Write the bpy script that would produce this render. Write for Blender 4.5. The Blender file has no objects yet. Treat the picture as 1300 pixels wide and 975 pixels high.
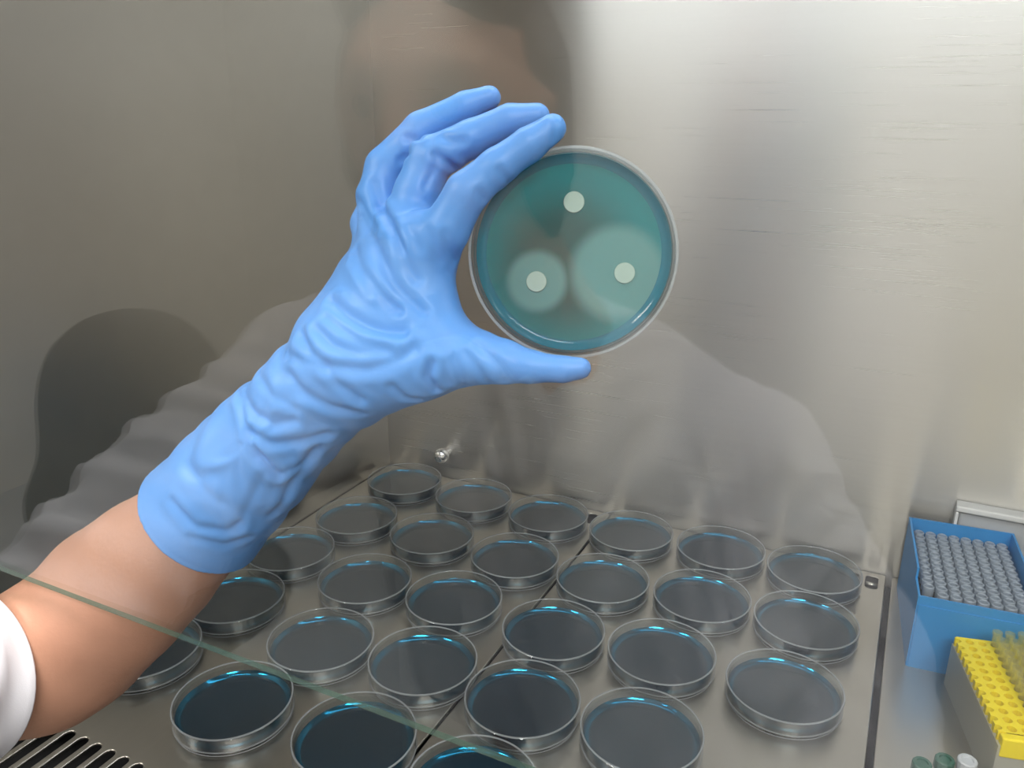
import bpy, bmesh, math, random
import numpy as np
from mathutils import Vector, Matrix
random.seed(4)
S = bpy.context.scene
C = S.collection
# ------------------------------------------------------------------ camera, world, light, exposure
cam_d = bpy.data.cameras.new('camera'); cam = bpy.data.objects.new('camera', cam_d); C.objects.link(cam)
cam_d.sensor_width = 36; cam_d.lens = 28.705; cam_d.clip_start = .01
cam.matrix_world = Matrix(((.8959, -.14504, .41992, .5839), (.44423, .2807, -.85081, -.8187), (.00553, .94877, .31591, .4432), (0, 0, 0, 1)))
S.camera = cam
W = bpy.data.worlds.new('world'); S.world = W; W.use_nodes = True
W.node_tree.nodes['Background'].inputs[0].default_value = (.6, .65, .7, 1)
W.node_tree.nodes['Background'].inputs[1].default_value = .15
S.view_settings.view_transform = 'Standard'; S.view_settings.look = 'None'
S.view_settings.exposure = -0.8; S.view_settings.gamma = 1
TUBE_POWER = 18.5
ROOM_POWER = 84.0
def area(name, loc, sx, sy, power, col):
    l = bpy.data.lights.new(name, 'AREA'); l.shape = 'RECTANGLE'; l.size = sx; l.size_y = sy; l.energy = power; l.color = col
    o = bpy.data.objects.new(name, l); C.objects.link(o); o.location = loc
    return o
PANELS = ((-.95, -1.9, 1), (.45, -.80, .95), (1.45, -1.9, 1))
for x, y, k in PANELS:
    area('room_light', (x, y, 1.69), 1.15, .55, ROOM_POWER*k, (1, .97, .93))
cy = S.cycles
cy.max_bounces = 10; cy.diffuse_bounces = 4; cy.glossy_bounces = 5; cy.transmission_bounces = 6; cy.transparent_max_bounces = 40
cy.caustics_reflective = False; cy.caustics_refractive = False; cy.sample_clamp_indirect = 2.5; cy.blur_glossy = 1.5
cy.use_denoising = True

# ------------------------------------------------------------------ materials
def nt(name):
    m = bpy.data.materials.new(name); m.use_nodes = True; t = m.node_tree; t.nodes.clear()
    out = t.nodes.new('ShaderNodeOutputMaterial'); return m, t, out
def N(t, kind, **kw):
    n = t.nodes.new('ShaderNode' + kind)
    for k, v in kw.items():
        if k in n.inputs: n.inputs[k].default_value = v
        else: setattr(n, k, v)
    return n
def plain(name, col, rough=.5, metal=0, spec=.5, noise=None, bump=None, coat=0, var=.06):
    m, t, out = nt(name); b = N(t, 'BsdfPrincipled', Roughness=rough, Metallic=metal)
    b.inputs['Base Color'].default_value = (*col, 1); b.inputs['Specular IOR Level'].default_value = spec; b.inputs['Coat Weight'].default_value = coat
    tc = N(t, 'TexCoord')
    nz = N(t, 'TexNoise', Scale=noise or 30, Detail=4); t.links.new(tc.outputs['Object'], nz.inputs['Vector'])
    mx = N(t, 'MixRGB', blend_type='MULTIPLY', Fac=1); mx.inputs[1].default_value = (*col, 1)
    rp = N(t, 'ValToRGB'); rp.color_ramp.elements[0].color = (1-var*2, 1-var*2, 1-var*2, 1); rp.color_ramp.elements[1].color = (1+var, 1+var, 1+var, 1)
    t.links.new(nz.outputs[0], rp.inputs[0]); t.links.new(rp.outputs[0], mx.inputs[2]); t.links.new(mx.outputs[0], b.inputs['Base Color'])
    if bump:
        n2 = N(t, 'TexNoise', Scale=bump[0], Detail=5); t.links.new(tc.outputs['Object'], n2.inputs['Vector'])
        bp = N(t, 'Bump', Strength=bump[1], Distance=bump[2]); t.links.new(n2.outputs[0], bp.inputs['Height']); t.links.new(bp.outputs[0], b.inputs['Normal'])
    t.links.new(b.outputs[0], out.inputs[0]); return m
def steel(name, col, rough, aniso, tangent, grain, streak=.25, bump=0.0):
    """brushed stainless steel; grain = noise scale per axis (small along the brushing)"""
    m, t, out = nt(name); b = N(t, 'BsdfPrincipled', Metallic=1.0); b.inputs['Anisotropic'].default_value = aniso
    tv = N(t, 'CombineXYZ'); 
    for i in range(3): tv.inputs[i].default_value = tangent[i]
    t.links.new(tv.outputs[0], b.inputs['Tangent'])
    tc = N(t, 'TexCoord'); mp = N(t, 'Mapping'); mp.inputs['Scale'].default_value = grain
    t.links.new(tc.outputs['Object'], mp.inputs[0])
    nz = N(t, 'TexNoise', Scale=1, Detail=6); t.links.new(mp.outputs[0], nz.inputs['Vector'])
    n2 = N(t, 'TexNoise', Scale=2.2, Detail=3); t.links.new(tc.outputs['Object'], n2.inputs['Vector'])
    rr = N(t, 'MapRange'); rr.inputs['From Min'].default_value = .3; rr.inputs['From Max'].default_value = .7
    rr.inputs['To Min'].default_value = rough*(1-streak); rr.inputs['To Max'].default_value = rough*(1+streak)
    ad = N(t, 'MixRGB', Fac=.35); t.links.new(nz.outputs[0], ad.inputs[1]); t.links.new(n2.outputs[0], ad.inputs[2])
    t.links.new(ad.outputs[0], rr.inputs[0]); t.links.new(rr.outputs[0], b.inputs['Roughness'])
    mx = N(t, 'MixRGB', blend_type='MIX'); mx.inputs[1].default_value = (*[c*.93 for c in col], 1); mx.inputs[2].default_value = (*col, 1)
    t.links.new(nz.outputs[0], mx.inputs[0]); t.links.new(mx.outputs[0], b.inputs['Base Color'])
    if bump:
        bp = N(t, 'Bump', Strength=bump, Distance=.0006); t.links.new(nz.outputs[0], bp.inputs['Height']); t.links.new(bp.outputs[0], b.inputs['Normal'])
    t.links.new(b.outputs[0], out.inputs[0]); return m
def clear(name, tint=(1, 1, 1), body=0.0, body_col=(.9, .9, .9), rough=.02, f0=.04):
    """thin clear sheet: straight transmission plus Fresnel gloss, a little cloudy body"""
    m, t, out = nt(name)
    lw = N(t, 'LayerWeight', Blend=.5); pw = N(t, 'Math', operation='POWER'); pw.inputs[1].default_value = 5
    t.links.new(lw.outputs['Facing'], pw.inputs[0])
    ma = N(t, 'Math', operation='MULTIPLY_ADD', use_clamp=True); ma.inputs[1].default_value = 1-f0; ma.inputs[2].default_value = f0
    t.links.new(pw.outputs[0], ma.inputs[0])
    tr = N(t, 'BsdfTransparent'); tr.inputs[0].default_value = (*tint, 1)
    src = tr
    if body:
        df = N(t, 'BsdfDiffuse'); df.inputs[0].default_value = (*body_col, 1)
        tl = N(t, 'BsdfTranslucent'); tl.inputs[0].default_value = (*body_col, 1)
        dm = N(t, 'MixShader', Fac=.5); t.links.new(df.outputs[0], dm.inputs[1]); t.links.new(tl.outputs[0], dm.inputs[2])
        src = N(t, 'MixShader', Fac=body); t.links.new(tr.outputs[0], src.inputs[1]); t.links.new(dm.outputs[0], src.inputs[2])
    gl = N(t, 'BsdfGlossy', Roughness=rough)
    mx = N(t, 'MixShader'); t.links.new(ma.outputs[0], mx.inputs[0]); t.links.new(src.outputs[0], mx.inputs[1]); t.links.new(gl.outputs[0], mx.inputs[2])
    t.links.new(mx.outputs[0], out.inputs[0]); return m
def emit(name, col, s):
    m, t, out = nt(name); e = N(t, 'Emission', Strength=s); e.inputs[0].default_value = (*col, 1); t.links.new(e.outputs[0], out.inputs[0]); return m

M = {}
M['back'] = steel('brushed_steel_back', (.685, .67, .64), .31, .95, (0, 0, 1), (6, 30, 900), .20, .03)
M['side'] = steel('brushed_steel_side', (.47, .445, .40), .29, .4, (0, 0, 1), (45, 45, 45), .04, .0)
M['tray'] = steel('satin_steel_tray', (.55, .52, .465), .30, .45, (0, 1, 0), (200, 12, 60), .07, 0)
M['chrome'] = plain('chrome', (.85, .85, .85), .06, 1, var=.01)
M['darkgap'] = plain('plenum_dark', (.012, .012, .013), .8)
M['enamel'] = plain('white_enamel', (.78, .78, .76), .35)
M['housing'] = plain('grey_housing', (.45, .46, .47), .5)
M['blackframe'] = plain('black_seal', (.02, .02, .022), .5)
M['glass'] = clear('sash_glass', (.985, .992, .988), 0, rough=.0, f0=.042)
M['glass_edge'] = clear('cut_glass_edge', (.42, .62, .52), .35, (.16, .26, .20), .05)
M['plastic'] = clear('clear_polystyrene', (.985, .992, .992), .0015, (.85, .9, .92), f0=.072)
M['plastic_held'] = clear('low_gloss_polystyrene', (.985, .992, .992), .001, (.85, .9, .92), f0=.018)  # same plastic, reflectivity lowered to dim reflections on the held dish
M['rim'] = clear('polystyrene_bright_edge', (.94, .96, .965), .42, (.85, .88, .9))  # whitish body colour stands in for edges bright by refraction
M['wall_paint'] = plain('room_wall_paint', (.56, .545, .51), .7, noise=3)
M['ceil_paint'] = plain('room_ceiling_paint', (.8, .8, .78), .8, noise=3)
M['lino'] = plain('lino', (.30, .31, .32), .4, noise=5)
M['glove'] = plain('blue_nitrile', (.108, .315, .74), .42, spec=.35, noise=26, bump=(900, .12, .0006), var=.03)
M['skin'] = plain('skin', (.48, .25, .165), .5, spec=.35, noise=38, bump=(420, .22, .0008), var=.07)
M['coat'] = plain('white_cotton', (.77, .77, .82), .85, spec=.2, noise=12, bump=(1500, .2, .0005), var=.02)
M['hair'] = plain('dark_hair', (.025, .018, .012), .5, noise=90)
M['cloth'] = plain('dark_trousers', (.03, .035, .05), .8)
M['seat_black'] = plain('black_upholstery', (.012, .013, .014), .6)
M['bluebox'] = plain('blue_polypropylene', (.030, .25, .58), .42, noise=20, var=.02)
M['tiprack_black'] = plain('black_insert', (.008, .008, .01), .5)
M['tip'] = clear('frosted_tip', (.70, .74, .80), .75, (.60, .67, .75), .2)
M['yellow'] = plain('yellow_polypropylene', (.92, .73, .02), .42, noise=20, var=.03)
M['frost'] = clear('frosted_base', (.86, .86, .80), .82, (.80, .79, .70), .3)
M['yellow_tube'] = clear('clear_yellow_tube', (.97, .97, .86), .20, (.95, .92, .55), .1)
M['green'] = plain('dark_green_cap', (.01, .08, .05), .4)
M['greycap'] = plain('grey_cap', (.50, .52, .54), .4)
M['paper'] = plain('paper_disc', (.44, .58, .52), .9, noise=200, var=.05)
M['eye'] = plain('eye', (.05, .03, .02), .1)

def agar_mat(name, dark, trans, trans_w, rough=.04):
    m, t, out = nt(name)
    b = N(t, 'BsdfPrincipled', Roughness=rough); b.inputs['Base Color'].default_value = (*dark, 1); b.inputs['IOR'].default_value = 1.52
    tr = N(t, 'BsdfTransparent'); tr.inputs[0].default_value = (*trans, 1)
    mx = N(t, 'MixShader', Fac=trans_w); t.links.new(b.outputs[0], mx.inputs[1]); t.links.new(tr.outputs[0], mx.inputs[2])
    t.links.new(mx.outputs[0], out.inputs[0]); return m
M['agar'] = agar_mat('blue_agar', (.002, .022, .042), (.02, .30, .44), .10)
def meniscus_mat():
    m, t, out = nt('agar_meniscus_glint')
    g = N(t, 'BsdfGlossy', Roughness=.10); g.inputs[0].default_value = (.02, .30, .52, 1)  # blue tint imitates lamp light glinting from inside the agar edge
    d = N(t, 'BsdfDiffuse'); d.inputs[0].default_value = (.004, .045, .075, 1)
    mx = N(t, 'MixShader', Fac=.35); t.links.new(d.outputs[0], mx.inputs[1]); t.links.new(g.outputs[0], mx.inputs[2])
    t.links.new(mx.outputs[0], out.inputs[0]); return m
M['meniscus'] = meniscus_mat()
def held_agar():
    """teal agar with a bacterial lawn and clear inhibition zones (object space, metres)"""
    m, t, out = nt('teal_agar_with_zones'); tc = N(t, 'TexCoord')
    def spot(x, y, r0, r1):
        vm = N(t, 'VectorMath', operation='DISTANCE'); vm.inputs[1].default_value = (x, y, .004)
        t.links.new(tc.outputs['Object'], vm.inputs[0])
        mr = N(t, 'MapRange', interpolation_type='SMOOTHSTEP'); mr.inputs['From Min'].default_value = r0; mr.inputs['From Max'].default_value = r1
        mr.inputs['To Min'].default_value = 1; mr.inputs['To Max'].default_value = 0
        t.links.new(vm.outputs['Value'], mr.inputs[0]); return mr
    a = spot(-.0160, -.0120, .0105, .0160); c = spot(.0195, -.0090, .0165, .0245); e = spot(-.004, -.004, .014, .041)
    mx = N(t, 'Math', operation='MAXIMUM'); t.links.new(a.outputs[0], mx.inputs[0]); t.links.new(c.outputs[0], mx.inputs[1])
    base = N(t, 'MixRGB'); base.inputs[1].default_value = (.0, .50, .55, 1); base.inputs[2].default_value = (.035, .20, .20, 1)
    t.links.new(e.outputs[0], base.inputs[0])
    col = N(t, 'MixRGB'); col.inputs[2].default_value = (.36, .74, .73, 1)
    t.links.new(mx.outputs[0], col.inputs[0]); t.links.new(base.outputs[0], col.inputs[1])
    d = N(t, 'BsdfDiffuse'); tl = N(t, 'BsdfTranslucent'); t.links.new(col.outputs[0], d.inputs[0]); t.links.new(col.outputs[0], tl.inputs[0])
    dm = N(t, 'MixShader', Fac=.45); t.links.new(d.outputs[0], dm.inputs[1]); t.links.new(tl.outputs[0], dm.inputs[2])
    tr = N(t, 'BsdfTransparent'); tr.inputs[0].default_value = (.03, .50, .53, 1)
    m2 = N(t, 'MixShader', Fac=.40); t.links.new(dm.outputs[0], m2.inputs[1]); t.links.new(tr.outputs[0], m2.inputs[2])
    g = N(t, 'BsdfGlossy', Roughness=.08); m3 = N(t, 'MixShader', Fac=.03); t.links.new(m2.outputs[0], m3.inputs[1]); t.links.new(g.outputs[0], m3.inputs[2])
    t.links.new(m3.outputs[0], out.inputs[0]); return m
M['held_agar'] = held_agar()
M['held_edge'] = agar_mat('teal_agar_edge', (.0, .24, .35), (.04, .45, .58), .35)

# ------------------------------------------------------------------ helpers
def mesh_obj(name, verts, faces, mat, parent=None, smooth=False, loc=None):
    me = bpy.data.meshes.new(name); me.from_pydata([tuple(v) for v in verts], [], [tuple(f) for f in faces]); me.update()
    return link(name, me, mat, parent, smooth, loc)
def link(name, me, mat, parent=None, smooth=False, loc=None):
    if mat is not None and not me.materials: me.materials.append(M[mat] if isinstance(mat, str) else mat)
    if smooth: me.polygons.foreach_set('use_smooth', [True]*len(me.polygons))
    o = bpy.data.objects.new(name, me); C.objects.link(o)
    if parent: o.parent = parent
    if loc is not None: o.location = loc
    return o
def empty(name, loc=(0, 0, 0), rz=0):
    o = bpy.data.objects.new(name, None); C.objects.link(o); o.location = loc; o.rotation_euler = (0, 0, rz); o.empty_display_size = .02; return o
def tag(o, label, cat, group=None):
    o['label'] = label; o['category'] = cat
    if group: o['group'] = group
    return o
def struct(o, label=None):
    o['kind'] = 'structure'
    if label: o['label'] = label
    return o
def bm_box(bm, lo, hi, bevel=0, seg=2):
    r = bmesh.ops.create_cube(bm, size=1)
    for v in r['verts']: v.co = Vector([lo[i]+(v.co[i]+.5)*(hi[i]-lo[i]) for i in range(3)])
    if bevel:
        es = {e for v in r['verts'] for e in v.link_edges}
        bmesh.ops.bevel(bm, geom=list(es), offset=bevel, segments=seg, affect='EDGES', profile=.5)
def box(name, lo, hi, mat, parent=None, bevel=0, extra=()):
    bm = bmesh.new(); bm_box(bm, lo, hi, bevel)
    for l, h in extra: bm_box(bm, l, h, bevel)
    me = bpy.data.meshes.new(name); bm.to_mesh(me); bm.free(); return link(name, me, mat, parent)
def lathe_data(profile, seg=64, closed=True):
    n = len(profile); V = []; Fc = []
    for i in range(seg):
        a = 2*math.pi*i/seg
        for r, z in profile: V.append((r*math.cos(a), r*math.sin(a), z))
    for i in range(seg):
        j = (i+1) % seg
        for k in range(n if closed else n-1):
            l = (k+1) % n
            Fc.append((i*n+k, j*n+k, j*n+l, i*n+l))
    return V, Fc
def lathe(name, profile, mat, parent=None, seg=64, closed=False, loc=None, smooth=True, sharp=30):
    V, Fc = lathe_data(profile, seg, closed)
    bm = bmesh.new(); vs = [bm.verts.new(v) for v in V]
    for f in Fc:
        try: bm.faces.new([vs[i] for i in f])
        except ValueError: pass
    bmesh.ops.remove_doubles(bm, verts=bm.verts, dist=1e-6); bmesh.ops.recalc_face_normals(bm, faces=bm.faces)
    me = bpy.data.meshes.new(name); bm.to_mesh(me); bm.free()
    o = link(name, me, mat, parent, smooth, loc)
    if smooth: me.set_sharp_from_angle(angle=math.radians(sharp))
    return o
def tube(name, pts, r, mat, parent=None, seg=10):
    """round bar through points"""
    V = []; Fc = []; pts = [Vector(p) for p in pts]; n = len(pts)
    for i, p in enumerate(pts):
        d = (pts[min(i+1, n-1)]-pts[max(i-1, 0)]).normalized(); a = d.orthogonal().normalized(); b = d.cross(a)
        rr = r[i] if isinstance(r, (list, tuple)) else r
        if i and 'prev' in locals():
            a = (prev-d*prev.dot(d)).normalized(); b = d.cross(a)
        prev = a
        for k in range(seg):
            t = 2*math.pi*k/seg; V.append(p+(a*math.cos(t)+b*math.sin(t))*rr)
    for i in range(n-1):
        for k in range(seg):
            l = (k+1) % seg; Fc.append((i*seg+k, i*seg+l, (i+1)*seg+l, (i+1)*seg+k))
    Fc.append(tuple(range(seg))[::-1]); Fc.append(tuple((n-1)*seg+k for k in range(seg)))
    return mesh_obj(name, V, Fc, mat, parent, True)
def sheet(name, outer, holes, z, thick, bevel, mat, parent=None):
    """flat sheet with round-edged openings, top at z"""
    cu = bpy.data.curves.new(name, 'CURVE'); cu.dimensions = '2D'; cu.fill_mode = 'BOTH'
    cu.extrude = thick/2-bevel; cu.bevel_depth = bevel; cu.bevel_resolution = 2; cu.offset = -bevel
    for loop in [outer]+holes:
        s = cu.splines.new('POLY'); s.points.add(len(loop)-1); s.use_cyclic_u = True
        for p, q in zip(s.points, loop): p.co = (q[0], q[1], 0, 1)
    tmp = bpy.data.objects.new('tmp', cu); C.objects.link(tmp)
    me = bpy.data.meshes.new_from_object(tmp.evaluated_get(bpy.context.evaluated_depsgraph_get()))
    bpy.data.objects.remove(tmp); bpy.data.curves.remove(cu); me.materials.clear()
    me.name = name
    return link(name, me, mat, parent, False, (0, 0, z-thick/2))
def slot_loop(x, y0, y1, w, seg=6):
    r = w/2; L = []
    for k in range(seg+1):
        a = math.pi*k/seg; L.append((x+r*math.cos(a), y1-r+r*math.sin(a)))
    for k in range(seg+1):
        a = math.pi+math.pi*k/seg; L.append((x+r*math.cos(a), y0+r+r*math.sin(a)))
    return L
def rrect(x0, x1, y0, y1, r, seg=4):
    L = []
    for cx, cy_, a0 in ((x1-r, y1-r, 0), (x0+r, y1-r, 90), (x0+r, y0+r, 180), (x1-r, y0+r, 270)):
        for k in range(seg+1):
            a = math.radians(a0+90*k/seg); L.append((cx+r*math.cos(a), cy_+r*math.sin(a)))
    return L
def copy_tree(o, parent=None):
    c = o.copy(); C.objects.link(c); c.parent = parent
    for ch in [k for k in o.children]: copy_tree(ch, c)
    return c

# ------------------------------------------------------------------ smooth solids from tapered chains (one continuous surface)
class Field:
    def __init__(self, chains, h, pad=.012):
        P = np.array([p for c in chains for p in c])
        self.h = h; self.lo = (P[:, :3]-P[:, 3:]).min(0)-pad; hi = (P[:, :3]+P[:, 3:]).max(0)+pad
        self.n = np.ceil((hi-self.lo)/h).astype(int)+1
        self.ax = [self.lo[i]+h*np.arange(self.n[i]) for i in range(3)]
    def new(self): return np.full(tuple(self.n), .05, np.float32)
    def window(self, pts, reach):
        P = np.array(pts); a = ((P[:, :3]-P[:, 3:]).min(0)-reach-self.lo)/self.h; b = ((P[:, :3]+P[:, 3:]).max(0)+reach-self.lo)/self.h
        a = np.clip(np.floor(a).astype(int), 0, self.n); b = np.clip(np.ceil(b).astype(int)+1, 0, self.n)
        return tuple(slice(a[i], b[i]) for i in range(3))
    def grid(self, w):
        return np.meshgrid(*[self.ax[i][w[i]] for i in range(3)], indexing='ij', sparse=True)
    def seg(self, F, p, q, k, reach=.02):
        w = self.window([p, q], reach)
        X, Y, Z = self.grid(w); p = np.array(p); q = np.array(q); d = q[:3]-p[:3]; L = max(float(d@d), 1e-12)
        t = np.clip(((X-p[0])*d[0]+(Y-p[1])*d[1]+(Z-p[2])*d[2])/L, 0, 1)
        D = np.sqrt((X-p[0]-t*d[0])**2+(Y-p[1]-t*d[1])**2+(Z-p[2]-t*d[2])**2)-(p[3]+t*(q[3]-p[3]))
        F[w] = smin(F[w], D.astype(np.float32), k)
    def chains(self, cs, k):
        F = self.new()
        for c in cs:
            G = self.new()
            for p, q in zip(c, c[1:]): self.seg(G, p, q, .002)
            F = smin(F, G, k)
        return F
def smin(a, b, k):
    h = np.clip(k-np.abs(a-b), 0, None)/k
    return np.minimum(a, b)-h*h*k*.25
def surface(F, lo, h):
    ins = F < 0
    corners = [(i, j, k) for i in (0, 1) for j in (0, 1) for k in (0, 1)]
    n = np.array(F.shape)-1
    sl = lambda c: tuple(slice(c[i], c[i]+n[i]) for i in range(3))
    cnt = sum(ins[sl(c)].astype(np.int8) for c in corners)
    act = (cnt > 0) & (cnt < 8)
    idx = np.full(act.shape, -1, np.int64); cells = np.argwhere(act); idx[act] = np.arange(len(cells))
    acc = np.zeros((len(cells), 3)); num = np.zeros(len(cells))
    val = {c: F[cells[:, 0]+c[0], cells[:, 1]+c[1], cells[:, 2]+c[2]] for c in corners}
    for a in corners:
        for ax in range(3):
            if a[ax]: continue
            b = list(a); b[ax] = 1; b = tuple(b)
            fa, fb = val[a], val[b]; m = (fa < 0) != (fb < 0)
            t = fa[m]/(fa[m]-fb[m]); pos = np.tile(np.array(a, float), (m.sum(), 1)); pos[:, ax] = t
            acc[m] += pos; num[m] += 1
    V = (cells+acc/num[:, None])*h+lo
    faces = []
    for ax in range(3):
        u, v = (ax+1) % 3, (ax+2) % 3
        s0 = [slice(None)]*3; s1 = [slice(None)]*3; s0[ax] = slice(0, -1); s1[ax] = slice(1, None)
        a, b = ins[tuple(s0)], ins[tuple(s1)]
        E = np.argwhere(a != b); E = E[(E[:, u] > 0) & (E[:, v] > 0) & (E[:, u] < F.shape[u]-1) & (E[:, v] < F.shape[v]-1)]
        flip = a[E[:, 0], E[:, 1], E[:, 2]]
        q = []
        for du, dv in ((-1, -1), (0, -1), (0, 0), (-1, 0)):
            e = E.copy(); e[:, u] += du; e[:, v] += dv; q.append(idx[e[:, 0], e[:, 1], e[:, 2]])
        q = np.stack(q, 1); q[~flip] = q[~flip][:, ::-1]
        faces.append(q)
    return V, np.concatenate(faces)
def relax(V, Fc, it, lam=.5):
    E = np.concatenate([Fc[:, [0, 1]], Fc[:, [1, 2]], Fc[:, [2, 3]], Fc[:, [3, 0]]])
    deg = np.zeros(len(V)); np.add.at(deg, E[:, 0], 1); np.add.at(deg, E[:, 1], 1)
    for _ in range(it):
        s = np.zeros_like(V)
        for i in range(3):
            s[:, i] = np.bincount(E[:, 0], V[E[:, 1], i], len(V))+np.bincount(E[:, 1], V[E[:, 0], i], len(V))
        V = V+lam*(s/deg[:, None]-V)
    return V
def normals(V, Fc):
    n = np.cross(V[Fc[:, 2]]-V[Fc[:, 0]], V[Fc[:, 3]]-V[Fc[:, 1]]); o = np.zeros_like(V)
    for k in range(4):
        for i in range(3): o[:, i] += np.bincount(Fc[:, k], n[:, i], len(V))
    return o/np.maximum(np.linalg.norm(o, axis=1, keepdims=True), 1e-12)
def poly_dist(V, pts):
    pts = np.array(pts); best = np.full(len(V), 9.)
    for a, b in zip(pts, pts[1:]):
        d = b-a; t = np.clip((V-a)@d/max(d@d, 1e-12), 0, 1); best = np.minimum(best, np.linalg.norm(V-a-t[:, None]*d, axis=1))
    return best
def solid(name, V, Fc, mat, parent=None):
    me = bpy.data.meshes.new(name); me.vertices.add(len(V)); me.vertices.foreach_set('co', V.astype(np.float32).ravel())
    me.loops.add(Fc.size); me.loops.foreach_set('vertex_index', Fc.astype(np.int32).ravel())
    me.polygons.add(len(Fc)); me.polygons.foreach_set('loop_start', np.arange(0, Fc.size, 4, dtype=np.int32)); me.update(calc_edges=True); me.validate()
    return link(name, me, mat, parent, True)

# ------------------------------------------------------------------ the room behind the photographer
RX0, RX1, RY0, RY1, RZ0, RZ1 = -2.2, 2.8, -3.2, .40, -.85, 1.75
struct(box('floor', (RX0, RY0, RZ0-.05), (RX1, RY1, RZ0), 'lino'), 'grey laboratory floor')
struct(box('ceiling', (RX0, RY0, RZ1), (RX1, RY1, RZ1+.05), 'ceil_paint'), 'white laboratory ceiling')
struct(box('wall_rear', (RX0-.05, RY0-.05, RZ0), (RX1+.05, RY0, RZ1), 'wall_paint'), 'pale laboratory wall facing the cabinet')
struct(box('wall_west', (RX0-.05, RY0, RZ0), (RX0, RY1, RZ1), 'wall_paint'), 'pale laboratory side wall')
struct(box('wall_east', (RX1, RY0, RZ0), (RX1+.05, RY1, RZ1), 'wall_paint'), 'pale laboratory side wall')
struct(box('wall_north', (RX0-.05, RY1, RZ0), (RX1+.05, RY1+.05, RZ1), 'wall_paint'), 'pale laboratory wall behind the cabinet')

# ------------------------------------------------------------------ the safety cabinet
CW = 1.26; CH = .72; GY = -.585; GZ = .1982
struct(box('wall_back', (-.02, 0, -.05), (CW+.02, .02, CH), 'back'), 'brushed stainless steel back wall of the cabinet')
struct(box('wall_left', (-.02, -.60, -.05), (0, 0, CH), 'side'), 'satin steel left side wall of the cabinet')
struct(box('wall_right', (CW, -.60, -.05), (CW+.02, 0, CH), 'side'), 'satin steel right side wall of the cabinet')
struct(box('ceiling_cabinet', (-.02, -.60, CH), (CW+.02, .02, CH+.12), 'enamel'), 'white cabinet top')
struct(box('trim_1', (-.02, -.62, .64), (CW+.02, -.592, CH+.12), 'enamel', bevel=.003), 'white header above the glass sash')
struct(box('trim_2', (-.03, -.62, -.05), (.012, -.592, .64), 'blackframe', bevel=.002), 'dark sash guide post at the left')
struct(box('trim_3', (CW-.012, -.62, -.05), (CW+.03, -.592, .64), 'blackframe', bevel=.002), 'dark sash guide post at the right')
struct(box('trim_4', (-.03, -.70, -.80), (CW+.03, .02, -.06), 'enamel', bevel=.004), 'white cabinet base below the work surface')
struct(box('trim_5', (-.03, -.70, -.06), (CW+.03, -.645, .004), 'side', bevel=.008), 'steel front lip of the cabinet')
fl = struct(box('floor_cabinet', (0, -.645, -.06), (CW, 0, -.030), 'darkgap'), 'dark plenum floor under the steel work trays')
def tray(x0, x1, holes, slots):
    H = [rrect(a-.0058, a+.0058, b-.0125, b+.0125, .0045) for a, b in holes]+[slot_loop(s, -.600, -.516, .0088) for s in slots]
    o = sheet('work_tray', rrect(x0, x1, -.642, -.0015, .003), H, 0, .0024, .0008, 'tray', fl)
    return o
tray(.001, .3088, [(.018, -.022), (.292, -.022)], [.055+.01433*k for k in range(-3, 17)])
tray(.3112, .6045, [(.327, -.022), (.592, -.0215), (.574, -.0215)], [.330+.01433*k for k in range(0, 19)])
tray(.6098, CW-.001, [(.63, -.022), (1.24, -.022)], [.630+.01433*k for k in range(0, 42)])
for x in (.31, .607):   # turned-down tray rims under each joint
    box('joint_channel', (x-.006, -.64, -.028), (x+.006, -.002, -.012), 'darkgap', fl)
for a, b in ((.592, -.0215), (.574, -.0215)):
    tube('lift_bar', [(a-.0058, b+.002, -.004), (a+.0058, b+.002, -.004)], .0026, 'tray', fl, 8)
# glass sash
def sash():
    bm = bmesh.new(); bm_box(bm, (.006, GY-.0018, GZ), (CW-.006, GY+.0018, .70), .0005, 2)
    me = bpy.data.meshes.new('window_1'); bm.to_mesh(me); bm.free()
    me.materials.append(M['glass']); me.materials.append(M['glass_edge'])
    for p in me.polygons:
        if abs(p.normal.y) < .9: p.material_index = 1
    return link('window_1', me, None)
struct(sash(), 'clear glass sash with a green cut lower edge')
# lamp under the cabinet top
lamp = tag(empty('fluorescent_lamp', (CW/2, -.37, CH)), 'twin tube fluorescent lamp under the cabinet top', 'lamp')
box('housing', (-.56, -.055, -.018), (.56, .055, -.0005), 'enamel', lamp, .003)
M['tube'] = emit('lamp_phosphor', (.93, .97, 1.0), TUBE_POWER)
for y in (-.03, .03):
    t = tube('tube', [(-.52, y, -.040), (.52, y, -.040)], .013, 'tube', lamp, 14)
    for s in (-1, 1): box('holder', (s*.535-.014, y-.012, -.058), (s*.535+.014, y+.012, -.018), 'enamel', lamp, .002)
# wall knob
kn = tag(empty('wall_knob', (.0893, 0, .0355)), 'small round chrome knob on the steel back wall', 'knob')
k = lathe('stem', [(0, 0), (.0055, 0), (.0055, .006), (0, .006)], 'chrome', kn, 20); k.rotation_euler = (math.pi/2, 0, 0)
k = lathe('ball', [(.0098*math.sin(a), -.0098*math.cos(a)+.0145) for a in np.linspace(0, math.pi, 17)], 'chrome', kn, 32); k.rotation_euler = (math.pi/2, 0, 0)
# socket box on the back wall
so = tag(empty('socket_box', (.70, 0, .05)), 'grey socket box with a pale top flange on the back wall', 'socket')
box('body', (-.044, -.012, -.035), (.07, -.0002, .040), 'housing', so, .002)
box('flange', (-.0475, -.016, .040), (.0735, -.0002, .046), 'enamel', so, .0015)
box('left_flange', (-.0475, -.016, -.035), (-.0445, -.0002, .0395), 'enamel', so, .001)

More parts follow.
